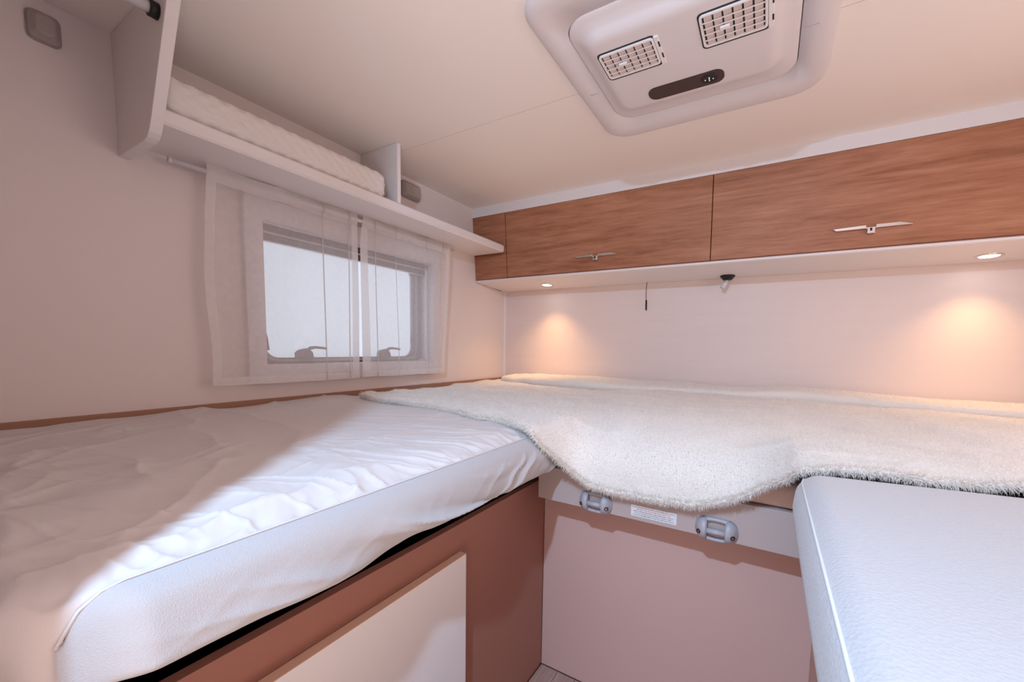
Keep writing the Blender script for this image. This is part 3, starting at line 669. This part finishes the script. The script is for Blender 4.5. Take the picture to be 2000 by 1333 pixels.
BZ += flatness*(0.020*(fbm(BX*7+5, BY*8, 3)-.5) + 0.006*ridge(BX*5+BY*6, BY*16)**3)
BY += (1-flatness)*0.008*(vn(BX*20, BZ*12)-.5)
hemw = (0.006*(vn(BX*30, BY*0+4)-.5))*(vv[None, :] > .97); BY += hemw
# left border irregular, lifted toward the wall as in the corner
BX[:3] += 0.012*(vn(BY[:3]*12, BY[:3]*0)-.5)
PB = np.stack([BX, BY, BZ], -1)
# thickness: top skin + rolled rim underside
under = PB.copy(); under[:, :, 2] -= 0.010
gB = grid('body', PB, FLEECE, bl)
rimp = np.concatenate([PB[0, ::-1], PB[:, 0], PB[-1], PB[::-1, -1]]); 
rim_r = []
cent = np.array([1.18, -0.55])
for q in range(7):
    t = math.pi*q/6; out = rimp.copy(); d = rimp[:, :2]-cent; nn = np.zeros_like(d)
    nn[:len(vv)] = (-1, 0); nn[len(vv):len(vv)+len(ux)] = (0, 0.3); nn[len(vv)+len(ux):2*len(vv)+len(ux)] = (0.3, 0); nn[2*len(vv)+len(ux):] = (0, -1)
    out[:, :2] += nn*0.007*math.sin(t); out[:, 2] += -0.0055*(1-math.cos(t)); rim_r.append(out)
grid('rim', np.stack(rim_r, 1), FLEECE, bl)
# folded-back layer along the wall
fx = np.linspace(0.185, 2.212, 180); cyv = np.interp(fx, [0.185, 0.41, 0.66, 0.97, 1.19, 1.41, 1.6, 1.92, 2.21], [-0.27, -0.345, -0.35, -0.265, -0.275, -0.24, -0.27, -0.295, -0.30]) + 0.018*(vn(fx*9, fx*0)-.5)
FP = []
for (f_, z_) in ((1.0, 0.000), (1.02, 0.006), (1.02, 0.013), (0.985, 0.019), (0.93, 0.021), (.8, .021), (.6, .022), (.4, .022), (.2, .021), (.04, .016), (.03, 0.0)):
    yy = cyv*f_; FP.append(np.stack([fx, yy, ZT-.001+1.5*z_*(0.75+.4*vn(fx*5, fx*0+3))+0.010*(fbm(fx*6+5, yy*7, 3)-.5)+.012*(vn(fx*14+2, fx*0+f_*3)-.4)*np.exp(-((fx-.25)/.12)**2)], -1))
gF = grid('folded_layer', np.stack(FP, 1), FLEECE, bl)
# pile fibres
def pile(P, count, L, edge_bias=None):
    n, mm = P.shape[:2]
    # area weights per cell
    A = P[1:, :-1]-P[:-1, :-1]; B = P[:-1, 1:]-P[:-1, :-1]; Nn = np.cross(A, B); ar = np.linalg.norm(Nn, axis=2)
    w = ar.copy()
    if edge_bias is not None: w *= edge_bias[:-1, :-1]
    idx = rng.choice(ar.size, count, p=(w/w.sum()).ravel()); i, j = np.unravel_index(idx, ar.shape)
    a, b = rng.random(count)[:, None], rng.random(count)[:, None]
    pos = P[i, j]+a*A[i, j]+b*B[i, j]; N = Nn[i, j]/np.maximum(ar[i, j], 1e-9)[:, None]
    return pos, N
def fibres(name, sets, L, parent):
    V = []
    for pos, N, sgn, grav in sets:
        c = len(pos); N = N*sgn; rv = rng.normal(size=(c, 3)); d = N+0.55*rv*0.8; d[:, 2] -= grav; d /= np.linalg.norm(d, axis=1)[:, None]
        side = np.cross(d, rng.normal(size=(c, 3))); side /= np.linalg.norm(side, axis=1)[:, None]
        l = L*(.5+.8*rng.random((c, 1))); wv = 0.0006
        V.append(np.stack([pos-side*wv, pos+side*wv, pos+d*l], 1))
    V = np.concatenate(V).reshape(-1, 3); nf = len(V)//3
    me = bpy.data.meshes.new(name); me.vertices.add(len(V)); me.vertices.foreach_set('co', V.ravel().astype(np.float32))
    me.loops.add(nf*3); me.loops.foreach_set('vertex_index', np.arange(nf*3, dtype=np.int32)); me.polygons.add(nf); me.polygons.foreach_set('loop_start', np.arange(0, nf*3, 3, dtype=np.int32))
    me.update(calc_edges=True)
    return tag(link(name, me, PILE, parent), kind='stuff')
eb = np.ones(BX.shape); eb[:, vv > .6] = 1.6
pos, N = pile(PB, 170000, .006, eb); sg = np.where(N[:, 2] < 0, -1, 1)[:, None]
RP = np.stack(rim_r, 1); p2_, N2 = pile(RP[2*len(vv)+len(ux):], 20000, .006); 
out = np.zeros_like(N2); out[:, 1] = -1; s2 = np.where((N2*out).sum(1) < 0, -1, 1)[:, None]
p3_, N3 = pile(RP[:len(vv)], 6000, .006); o3 = np.zeros_like(N3); o3[:, 0] = -1; s3 = np.where((N3*o3).sum(1) < 0, -1, 1)[:, None]
p4_, N4 = pile(np.stack(FP, 1), 26000, .006); s4 = np.where(N4[:, 2] < 0, -1, 1)[:, None]
fibres('pile', [(pos, N, sg, 0.1), (p3_, N3, s3, 0.2), (p4_, N4, s4, 0.1)], 0.0042, bl)
fibres('fringe', [(p2_, N2, s2, 0.15)], 0.0095, bl)
